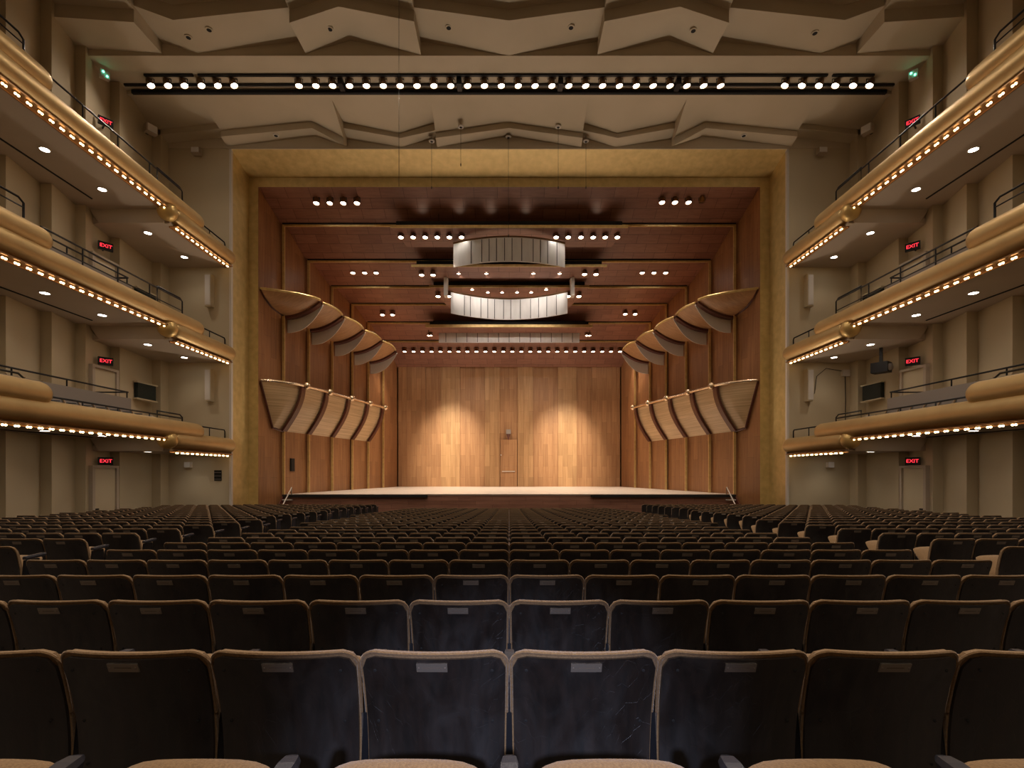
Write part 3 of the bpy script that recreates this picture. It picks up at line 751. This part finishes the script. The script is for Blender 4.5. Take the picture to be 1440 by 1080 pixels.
        for k, (seg, zz, gl) in enumerate(((seg1, z1-.065, 'long upper'), (seg2, z2-.065, 'short stage-end'))):
            for y in seg:
                if bulb_proto is None: bulb_proto = make_bulb(); b = bulb_proto
                else: b = copy_tree(bulb_proto)
                b.location = (s*13.22, y, zz); b.rotation_euler = (0, 0, 0 if s > 0 else math.pi)
                tag(b, 'pair of round warm bulbs under the %s stretch of the %s %s balcony' % (gl, tn, sd(s)), 'light bulb', 'bulbs, %s stretch, %s %s balcony' % (gl, tn, sd(s)))
        # recessed downlights in the soffits
        for k, y in enumerate((13.4, 15.6, 17.8, 20.05, 22.3)):
            zz = z1 if y < 19 else z2
            dl = empty('recessed_downlight', (s*14.7, y, zz))
            tag(dl, 'recessed round downlight under the %s %s balcony, %s from the stage' % (tn, sd(s), ORD[5-k]), 'downlight', 'balcony soffit downlights')
            mb = MB(); mb.lathe([(.16, 0), (.16, -.02), (.125, -.02), (.125, 0)], n=16); mb.build('trim_ring', M['white'], dl)
            mb = MB(); mb.lathe([(.125, -.012), (.001, -.012)], n=16); mb.build('lens', M['lens'], dl)
            add_light('lamp_light', 'SPOT', (s*14.7, y, zz-.06), P_DOWN, C_HOUSE, aim=(s*14.9, y, zz-3), size=.08, spot=120, blend=.8)

# ------------------------------------------------------------------ exit signs, doors, windows, wall fittings
def text_mesh(body, size, m, parent, loc, rot, name='lettering', depth=.01):
    cu = bpy.data.curves.new('txt', 'FONT'); cu.body = body; cu.size = size; cu.align_x = 'CENTER'; cu.align_y = 'CENTER'; cu.extrude = depth
    tmp = bpy.data.objects.new('txt', cu); COL.objects.link(tmp)
    dg = bpy.context.evaluated_depsgraph_get(); me = bpy.data.meshes.new_from_object(tmp.evaluated_get(dg))
    bpy.data.objects.remove(tmp); bpy.data.curves.remove(cu)
    me.materials.clear(); me.materials.append(m)
    o = bpy.data.objects.new(name, me); COL.objects.link(o); o.parent = parent; o.location = loc; o.rotation_euler = rot
    return o
LV = [('ground level', -1.08, 1.86), ('lowest balcony', 2.94, 5.83), ('middle balcony', 7.3, 10.40), ('top balcony', 11.84, 15.35)]
dn = 2; wn = 2
for s in (-1, 1):
    for (nm, fz, sz) in LV:
        e = empty('exit_sign', (s*16.05, 19.6, sz-.18), (0, 0, s*R(-50))); 
        tag(e, 'lit red exit sign on the %s wall at the %s' % (sd(s), nm), 'exit sign', 'exit signs')
        e.scale = (.88, .88, .88)
        mb = MB(); mb.box((-.27, -.05, 0), (.27, .06, .36)); mb.build('case', M['black'], e)
        mb = MB(); mb.box((-.03, .06, .14), (.03, .6, .2)); mb.build('bracket', M['black'], e)
        text_mesh('EXIT', .22, M['red'], e, (.0, -.056, .18), (R(90), 0, 0))
        top = sz-.3
        dbx = 16.2; mb = MB()
        vs = []
        y0, y1 = 19.15, 20.2
        zt = top if nm == 'ground level' else fz + .5 + 2.05
        f = MB(); f.box((s*16.08, y0-.12, fz), (s*16.62, y0, zt+.1)); f.box((s*16.08, y1, fz), (s*16.62, y1+.12, zt+.1)); f.box((s*16.08, y0, zt), (s*16.62, y1, zt+.1))
        d = struct('door_%d' % dn, f, M['soffit']); dn += 1
        mb = MB(); mb.box((s*16.16, y0, fz), (s*16.30, y1, zt)); mb.build('leaf', M['wall'], d)
        mb = MB(); mb.box((s*16.10, y0+.05, fz+1.0), (s*16.17, y0+.2, fz+1.06)); mb.build('handle', M['black'], d)
    # dark control-room windows near the stage
    for (nm, za, zb) in (('low', 4.65, 5.32), ('mid', 8.75, 9.45)):
        mb = MB(); mb.box((s*16.20, 21.5, za), (s*16.7, 22.6, zb)); wo = struct('window_%d' % wn, mb, M['glass']); wn += 1
        f = MB(); f.box((s*16.16, 21.42, za-.06), (s*16.66, 22.68, za)); f.box((s*16.16, 21.42, zb), (s*16.66, 22.68, zb+.06)); f.build('window_frame', M['wall'], wo)
    # column loudspeakers on the front walls
    for nm, za in (('lowest', 5.9-1.6), ('middle', 9.2)):
        za = EYE + (664-(565 if nm == 'lowest' else 433))*YP/693; hb = 45*YP/693
        e = empty('column_speaker', (s*14.18, YP, za)); tag(e, 'slim pale column speaker on the %s front wall above the %s balcony' % (sd(s), nm), 'speaker', 'column speakers')
        mb = MB(); mb.box((-.15, -.28, 0), (.15, 0, hb)); mb.build('case', M['wall'], e)
        mb = MB(); mb.box((-.12, -.30, .06), (.12, -.28, hb-.06)); mb.build('grille', M['white'], e)
    x, d_, z = pl(716+s*436, 216, YP)
    e = empty('wall_speaker', (x, YP-.02, z-.15)); tag(e, 'small box speaker high on the %s front wall' % sd(s), 'speaker')
    mb = MB(); mb.box((-.2, -.3, 0), (.2, -.04, .28)); mb.build('case', M['soffit'], e)
    mb = MB(); mb.box((-.17, -.32, .03), (.17, -.3, .25)); mb.build('grille', M['fin'], e)
    mb = MB(); mb.box((-.04, -.06, .08), (.04, .02, .2)); mb.build('bracket', M['black'], e)
    x, d_, z = pl(716+s*503, 188, 21.6)
    e = empty('wall_speaker', (s*16.0, 22.0, 1.4+476*22/693), (0, 0, s*R(-60))); tag(e, 'small box speaker on the %s side wall below the ceiling' % sd(s), 'speaker')
    mb = MB(); mb.box((-.22, -.15, 0), (.22, .12, .36)); mb.build('case', M['soffit'], e)
    mb = MB(); mb.box((-.18, -.17, .03), (.18, -.15, .33)); mb.build('grille', M['fin'], e)
    mb = MB(); mb.box((-.05, .1, .1), (.05, .36, .2)); mb.build('bracket', M['black'], e)
    e = empty('wall_speaker', (s*15.2, YP-.02, EYE+(664-653)*YP/693-.15)); tag(e, 'small pale box under the lowest balcony on the %s front wall' % sd(s), 'speaker')
    mb = MB(); mb.box((-.14, -.18, 0), (.14, .0, .26)); mb.build('case', M['fin'], e)
    # green-lit emergency unit on the side wall at the track
    e = empty('emergency_light', (s*16.05, 19.55, 17.0), (0, 0, s*R(-50))); tag(e, 'small pale emergency unit with green lamps at the %s end of the light track' % sd(s), 'emergency light')
    mb = MB(); mb.box((-.15, -.1, 0), (.15, .1, .3)); mb.build('case', M['white'], e)
    mb = MB(); mb.sphere((-.06, -.12, .2), .035, 8); mb.sphere((.06, -.12, .08), .035, 8)
    gm = bpy.data.materials.get('green_lamp') or mat('green_lamp', (.1, .8, .5), .3, emit=(.15, 1, .6), estr=6)
    mb.build('indicator', gm, e)
# extra kit in the right lower balcony corner
e = empty('projector', (15.55, 20.6, 5.55), (0, 0, R(35))); tag(e, 'black and grey projector hung under the middle balcony, right side', 'projector')
mb = MB(); mb.box((-.25, -.3, 0), (.25, .3, .42)); mb.build('case', M['black'], e)
mb = MB(); mb.lathe([(.001, -.40), (.13, -.40), (.15, -.3)], (-.05, 0, .2), 'Y', 14); mb.build('lens_barrel', M['grey'], e)
mb = MB(); mb.box((-.05, -.05, .42), (.05, .05, 1.05)); mb.build('mount', M['black'], e)
e = empty('junction_box', (15.95, YP-.0, 5.95)); tag(e, 'pale electrical box with hanging cable in the right balcony corner', 'electrical box')
mb = MB(); mb.box((-.17, -.16, 0), (.17, 0, .3)); mb.build('case', M['white'], e)
mb = MB(); mb.tube([(0, -.06, 0), (.02, -.06, -1.2), (0, -.06, -2.4)], .018, 5); mb.tube([(-.15, -.06, .25), (-.9, -.06, .38), (-1.35, -.06, .0), (-1.45, -.06, -.8), (-1.5, -.06, -.85)], .014, 5); mb.build('cable', M['black'], e)
# music stands / score shelves at the tier ends
for s in (-1, 1):
    e = empty('lighting_console', (s*13.75, 18.9, 3.3), (0, 0, 0)); tag(e, 'tilted white desk top at the %s end of the lowest balcony railing' % sd(s), 'desk')
    mb = MB(); mb.hexa([(-.12,-.1,.22),(.12,-.1,.22),(.12,.75,.02),(-.12,.75,.02),(-.12,-.1,.27),(.12,-.1,.27),(.12,.75,.07),(-.12,.75,.07)]); mb.build('top', M['white'], e)
    mb = MB(); mb.box((-.02, .3, -.25), (.02, .34, .12)); mb.build('leg', M['black'], e)
# vent on the left front wall
e = empty('wall_vent', (-13.85, YP, EYE+(664-676)*YP/693)); tag(e, 'dark louvred vent low on the left front wall', 'vent')
mb = MB(); mb.box((-.17, -.03, 0), (.17, 0, .5)); mb.build('frame', M['dark'], e)
for k in range(3):
    mb = MB(); mb.box((-.16, -.05, .06+.16*k), (.16, -.03, .08+.16*k)); mb.build('slat', M['grey'], e)
# cameras / rigging points and cables in front of the stage
for (px, y0, y1, d) in ((561, 0, 262, 17.2), (607, 192, 262, 23.2), (715, 192, 330, 23.3), (785, 174, 262, 22.6), (824, 192, 262, 23.2), (648, 174, 230, 22.6)):
    x = (px-716)*d/693; zt = EYE+(664-y0)*d/693; zb = EYE+(664-y1)*d/693
    zt = {17.2: 18.2, 23.2: 17.0, 23.3: 17.25, 22.6: 17.25}[d]
    e = empty('hanging_cable', (x, d, zb)); tag(e, 'thin black cable hanging from the ceiling %s' % {561: 'far left of centre', 607: 'at the left ceiling port above the gold frame', 715: 'on the centre line of the stage', 785: 'just right of centre', 824: 'at the right ceiling port above the gold frame', 648: 'just left of centre with a short drop'}[px], 'cable', 'hanging cables')
    mb = MB(); mb.tube([(0, 0, 0), (0, 0, zt-zb+.45)], .008, 5); mb.build('wire', M['black'], e)
    if px not in (561,):
        mb = MB(); mb.lathe([(.14, 0), (.14, -.03), (.07, -.04), (.001, -.04)], (0, 0, zt-zb), n=14); mb.build('port_ring', M['white'], e)
        mb = MB(); mb.lathe([(.065, -.045), (.001, -.045)], (0, 0, zt-zb), n=12); mb.build('port_hole', M['dark'], e)
        mb = MB(); mb.lathe([(.02, 0), (.02, -.12), (.001, -.12)], (0, 0, 0), n=8); mb.build('weight', M['black'], e)
# round ceiling ports in the folded ceiling
k = 0
for (px, py, d) in ((265, 43, 18.3), (294, 40, 18.1), (464, 32, 18.3), (631, 33, 18.2), (803, 33, 18.2), (975, 32, 18.3), (1146, 37, 18.2), (388, 198, 23.1), (1046, 194, 23.1)):
    x, d_, z = pl(px, py, d); k += 1
    up = py < 100
    # height of the folded ceiling there
    tab = upp if up else low; ax = abs(x)
    for a, b in zip(tab, tab[1:]):
        if b[0] <= ax <= a[0] and a[0] != b[0]:
            f = (a[0]-ax)/(a[0]-b[0]); z1_ = a[2]+(b[2]-a[2])*f; z2_ = a[3]+(b[3]-a[3])*f
    u = (d-17.6)/1.4 if up else (d-22.9)/.5
    z = z1_+(z2_-z1_)*u
    e = empty('ceiling_port', (x, d, z)); tag(e, 'round dark port in the folded ceiling, %s from the left, %s' % (ORD[k if up else k-7], 'upper folds' if up else 'above gold frame'), 'ceiling port', 'round ceiling ports')
    mb = MB(); mb.lathe([(.13, .03), (.13, -.03), (.085, -.035), (.085, .0)], n=16); mb.build('ring', M['ceil'] if up else M['white'], e)
    mb = MB(); mb.lathe([(.085, -.033), (.001, -.033)], n=16); mb.build('hole', M['dark'], e)

# ------------------------------------------------------------------ seats
P = .53
def ylean(z):
    t = (.87-z)/.57
    return .18*(1.3*t-.92*t*t)
def seat_shape(mb, hw, zb, zt, r, y0, thick, nx, nz, bulge, mi=0, lean=.24, hwb=None, pillow=0.0):
    """curved reclining board/cushion with rounded top corners"""
    hwb = hwb or hw*.97
    us = []
    for i in range(nx+1):
        t = -1+2*i/nx
        us.append(math.copysign(1-(1-abs(t))**1.5, t))
    fr = []; bk = []
    for j in range(nz+1):
        v = j/nz
        for u in us:
            h = hwb + (hw-hwb)*v
            x = u*h; ex = max(0, abs(x)-(h-r))/r
            top = zt - r*(1-math.sqrt(max(0, 1-min(ex, 1)**2)))*1.0
            z = zb + (top-zb)*v
            y = y0 + ylean(z) - bulge*(1-u*u)
            p = pillow*(1-u**4)*(1-(2*v-1)**4)
            fr.append((x, y, z)); bk.append((x, y+thick+p, z))
    n = nx+1; vs = fr+bk; m_ = len(fr); fs = []
    for j in range(nz):
        for i in range(nx):
            a = j*n+i
            fs.append((a, a+1, a+1+n, a+n)); fs.append((m_+a, m_+a+n, m_+a+1+n, m_+a+1))
    for i in range(nx):
        fs.append((i, m_+i, m_+i+1, i+1)); a = nz*n+i; fs.append((a, a+1, m_+a+1, m_+a))
    for j in range(nz):
        a = j*n; fs.append((a, a+n, m_+a+n, m_+a)); a = j*n+nx; fs.append((a, m_+a, m_+a+n, a+n))
    mb.add(vs, fs, mi, True)
def top_curve(hw, zt, r, y0, bulge, lean=.24, n=22, zend=.62, hwb=None):
    pts = [(-hw*.985, y0+ylean(zend), zend), (-hw*.99, y0+ylean((zend+zt)/2), (zend+zt)/2)]
    for i in range(n+1):
        a = math.pi*i/n; t = -math.cos(a)
        x = (hw-r)*t if abs(t) < 1 else hw*t
    seq = []
    for i in range(7):
        a = math.pi/2*i/6; seq.append((-(hw-r)-r*math.cos(a), zt-r+r*math.sin(a)))
    for i in range(1, 8): seq.append((-(hw-r)+2*(hw-r)*i/8, zt))
    for i in range(7):
        a = math.pi/2*(1-i/6); seq.append(((hw-r)+r*math.cos(a), zt-r+r*math.sin(a)))
    out = pts+[(x, y0+ylean(z)-bulge*(1-(x/hw)**2), z) for x, z in seq]
    out += [(hw*.99, pts[1][1], pts[1][2]), (hw*.985, pts[0][1], pts[0][2])]
    return out
def cushion_mb(mb, nx=10, ny=8, w=.205, y0=.185, L_=.34, tilt=R(46), z0=.455, th=.085, mi=0):
    vs = []
    for sgn in (1, -1):
        for j in range(ny+1):
            for i in range(nx+1):
                u = -1+2*i/nx; v = -1+2*j/ny
                uu = math.copysign(1-(1-abs(u))**1.6, u); vv = math.copysign(1-(1-abs(v))**1.6, v)
                # superellipse corners
                k = .14
                x = w*uu*(1-k*abs(vv)**6*.6); yl = L_/2*vv*(1-k*abs(uu)**6*.8)
                h = th/2*((1-abs(uu)**5)*(1-abs(vv)**5))**.5
                hh = h*sgn + (0.02*(1-uu*uu) if sgn > 0 else 0)
                yy = yl+L_/2
                vs.append((x, y0+yy*math.cos(tilt)-hh*math.sin(tilt), z0+yy*math.sin(tilt)+hh*math.cos(tilt)))
    n = nx+1; m_ = n*(ny+1); fs = []
    for j in range(ny):
        for i in range(nx):
            a = j*n+i; fs.append((a, a+1, a+1+n, a+n)); fs.append((m_+a, m_+a+n, m_+a+1+n, m_+a+1))
    mb.add(vs, fs, mi, True)
def arm_mb(mb, side=0, mi=0):
    # rounded slab between two seats
    x = side*P/2; z = .722; 
    prof = [(-.027, 0), (-.020, .016), (.020, .016), (.027, 0), (.022, -.022), (-.022, -.022)]
    vs = []; ys = [.12, .14, .32, .35, .365]; sc_ = [.8, 1, 1, .8, .4]
    for y, k in zip(ys, sc_):
        vs += [(x+a*k, y, z+b*k+(.02*(y/.37))) for a, b in prof]
    fs = []
    for i in range(len(ys)-1):
        for q in range(6):
            a = i*6+q; b = i*6+(q+1) % 6; fs.append((a, b, b+6, a+6))
    fs += [(0,1,2,3,4,5), tuple(24+q for q in (5,4,3,2,1,0))]
    mb.add(vs, fs, mi)
def stand_mb(mb, side=0, mi=0):
    x = side*P/2
    mb.hexa([(x-.012, .05, 0), (x+.012, .05, 0), (x+.012, .30, 0), (x-.012, .30, 0), (x-.012, .12, .705), (x+.012, .12, .705), (x+.012, .28, .705), (x-.012, .28, .705)], mi)
def make_seat(detail=True):
    e = empty('theatre_seat')
    mb = MB(); seat_shape(mb, .252, .30, .853, .05, 0, .012, 12 if detail else 8, 10 if detail else 5, .040)
    if detail:
        for (x, z) in ((-.205, .80), (.205, .80), (-.205, .60), (.205, .60), (-.20, .44), (.20, .44)):
            y = ylean(z)-.040*(1-(x/.252)**2)
            mb.lathe([(.006, -.003), (.001, -.004)], (x, y, z), 'Y', 8, 1)
    mb.build('back_panel', [M['ply'], M['dark']], e)
    mb = MB(); seat_shape(mb, .259, .40, .870, .055, .014, .026, 12 if detail else 8, 8 if detail else 4, .040, pillow=.03); mb.build('back_cushion', M['brown'], e)
    if detail:
        mb = MB(); mb.tube(top_curve(.2595, .869, .055, .015, .040), .006, 6); mb.build('piping', M['brown'], e)
    mb = MB(); cushion_mb(mb, *( (10, 8) if detail else (6, 5))); mb.build('seat_cushion', M['brown'], e)
    mb = MB(); ya = ylean(.806)-.040; yb = ylean(.838)-.040; yc = ylean(.822)-.040
    mb.hexa([(-.053, ya-.003, .806), (.053, ya-.003, .806), (.053, ya+.006, .806), (-.053, ya+.006, .806), (-.053, yb-.003, .838), (.053, yb-.003, .838), (.053, yb+.006, .838), (-.053, yb+.006, .838)])
    if detail:
        mb.add([(-.030, yc-.0036, .8205), (.030, yc-.0036, .8205), (.030, yc-.0046, .8235), (-.030, yc-.0046, .8235)], [(0,1,2,3)], 1)
        for x in (-.045, .045): mb.lathe([(.003, yc-.0045), (.001, yc-.0055)], (x, 0, .822), 'Y', 8, 1)
    mb.build('name_plate', [M['plaque'], M['plaqueline']], e)
    mb = MB(); arm_mb(mb, 1); mb.build('armrest', M['arm'], e)
    mb = MB(); stand_mb(mb, 1); mb.build('side_standard', M['black'], e)
    return e
PX = lambda x, d: 716+693*x/d
cand = []   # (row, side, k, x, d, zfloor, section)
ROW0 = .855
for n in range(0, 30):
    d = ROW0 + .86*n
    if d > 26.6: break
    half = 8 if d < 11 else (9 if d < 16 else 10)
    z = floor_z(d)
    for s in (-1, 1):
        for k in range(half):
            x = s*(k+.5)*P
            px = PX(x, d+.1)
            if n == 0: px = PX(x, 1.3)
            if -40 < px < 1480: cand.append((n, s, k, x, d, z, 'c'))
        if 4.2 < d < 23.8:
            xa = half*P + .95
            xb = max(12.2, 12.2+(d-12)*.325)
            zs = (.83-.0405*d)-.87
            if d > 22.9: xb = 13.1
            k = 0
            while xa+(k+1)*P <= min(xb, 15.9):
                x = s*(xa+(k+.5)*P); px = PX(x, d)
                if -40 < px < 1480: cand.append((n, s, k, x, d, zs, 's'))
                k += 1
cand.sort(key=lambda c: (c[4] + (0 if c[6] == 'c' else .0), abs(c[3])))
near = cand[:300]; far = cand[300:]
pd = make_seat(True); pp = make_seat(False)
used = {True: False, False: False}
rown = lambda n: ['row behind the nearest backs', 'nearest row of full seat backs'][n] if n < 2 else '%s row of seat backs from the camera' % ORD[n]
for (n, s, k, x, d, z, secn) in near:
    det = n <= 6
    src = pd if det else pp
    if not used[det]: o = src; used[det] = True
    else: o = copy_tree(src)
    o.location = (x, d, z)
    jit = random.uniform(-.4, .4)
    o.rotation_euler = (0, 0, R(jit))
    if n == 0:
        lab = 'brown seat cushion seat at the bottom edge, %s %s of the centre gap' % (ORD[k+1], sd(s))
    elif secn == 'c':
        lab = 'centre-block seat, %s, %s %s of centre' % (rown(n), ORD[k+1], sd(s))
    else:
        lab = '%s-block seat, %s, %s from the aisle' % (sd(s), rown(n), ORD[k+1])
    tag(o, lab, 'seat', 'theatre seats with dark plywood backs')
# aisle-end armrests of the blocks are part of the end seats' standards; remaining seats as one mass
mb = MB()
def far_proto(lo):
    q = MB()
    seat_shape(q, .252, .30, .853, .05, 0, .012, 6 if lo < 16 else 4, 2, .012, mi=0)
    seat_shape(q, .259, .55, .870, .055, .014, .028, 6 if lo < 16 else 4, 2, .012, mi=1)
    if lo < 19: cushion_mb(q, 4, 3, mi=1)
    arm_mb(q, 1, mi=2)
    q.box((P/2-.012, .10, 0), (P/2+.012, .27, .705), 2)
    if lo < 20: q.box((-.053, -.012, .806), (.053, .01, .838), 3)
    return q
q1, q2 = far_proto(12), far_proto(21)
for (n, s, k, x, d, z, secn) in far:
    q = q1 if d < 17 else q2
    mb.add([(a+x, b+d, c+z) for a, b, c in q.v], [], 0)
    o0 = len(mb.v)-len(q.v)
    for f, mi, sm in zip(q.f, q.mi, q.sm): mb.f.append([i+o0 for i in f]); mb.mi.append(mi); mb.sm.append(sm)
o = mb.build('distant_seats', [M['ply'], M['brown'], M['arm'], M['plaque']])
tag(o, 'mass of small distant theatre seats in the front rows before the stage', 'seats', kind='stuff')
# raised floor under the side blocks
for s in (-1, 1):
    m_ = MB(); vs = []
    pts = [(4.0, 5.1), (11.2, 5.1), (11.4, 5.6), (16.0, 5.6), (16.3, 6.15), (24.3, 6.15)]
    for d, x in pts:
        zt = -.04-.0405*d
        vs += [(s*x, d, zt), (s*16.6, d, zt), (s*x, d, floor_z(d)-.02), ]
    fs = []
    for i in range(len(pts)-1):
        a = 3*i; fs += [(a, a+1, a+4, a+3), (a, a+3, a+5, a+2)]
    a = 3*(len(pts)-1); m_.add(vs, fs)
    m_.add([(s*6.15, 24.3, -1.024), (s*16.6, 24.3, -1.024), (s*16.6, 24.3, -1.5), (s*6.15, 24.3, -1.5)], [(0,1,2,3)])
    struct('floor_side_' + sd(s), m_, M['carpet'])
# box seats on the lowest balconies (only their backs show above the fronts)
bs = 0
for s in (-1, 1):
    for t, T in enumerate(TIER[:1]):
        for k in range(7):
            o = copy_tree(pp); o.location = (s*14.1, 15.0+.56*k, T+2.83); o.rotation_euler = (0, 0, s*R(55))
            tag(o, 'dark box seat between front and grey parapet, lowest %s balcony, %s from stage' % (sd(s), ORD[7-k]), 'seat', 'balcony box seats')
        for k in range(5):
            o = copy_tree(pp); o.location = (s*15.0, 13.6+.56*k, T+3.45); o.rotation_euler = (0, 0, s*R(55))
            tag(o, 'dark box seat behind the grey parapet, lowest %s balcony, %s from stage' % (sd(s), ORD[5-k]), 'seat', 'balcony box seats')
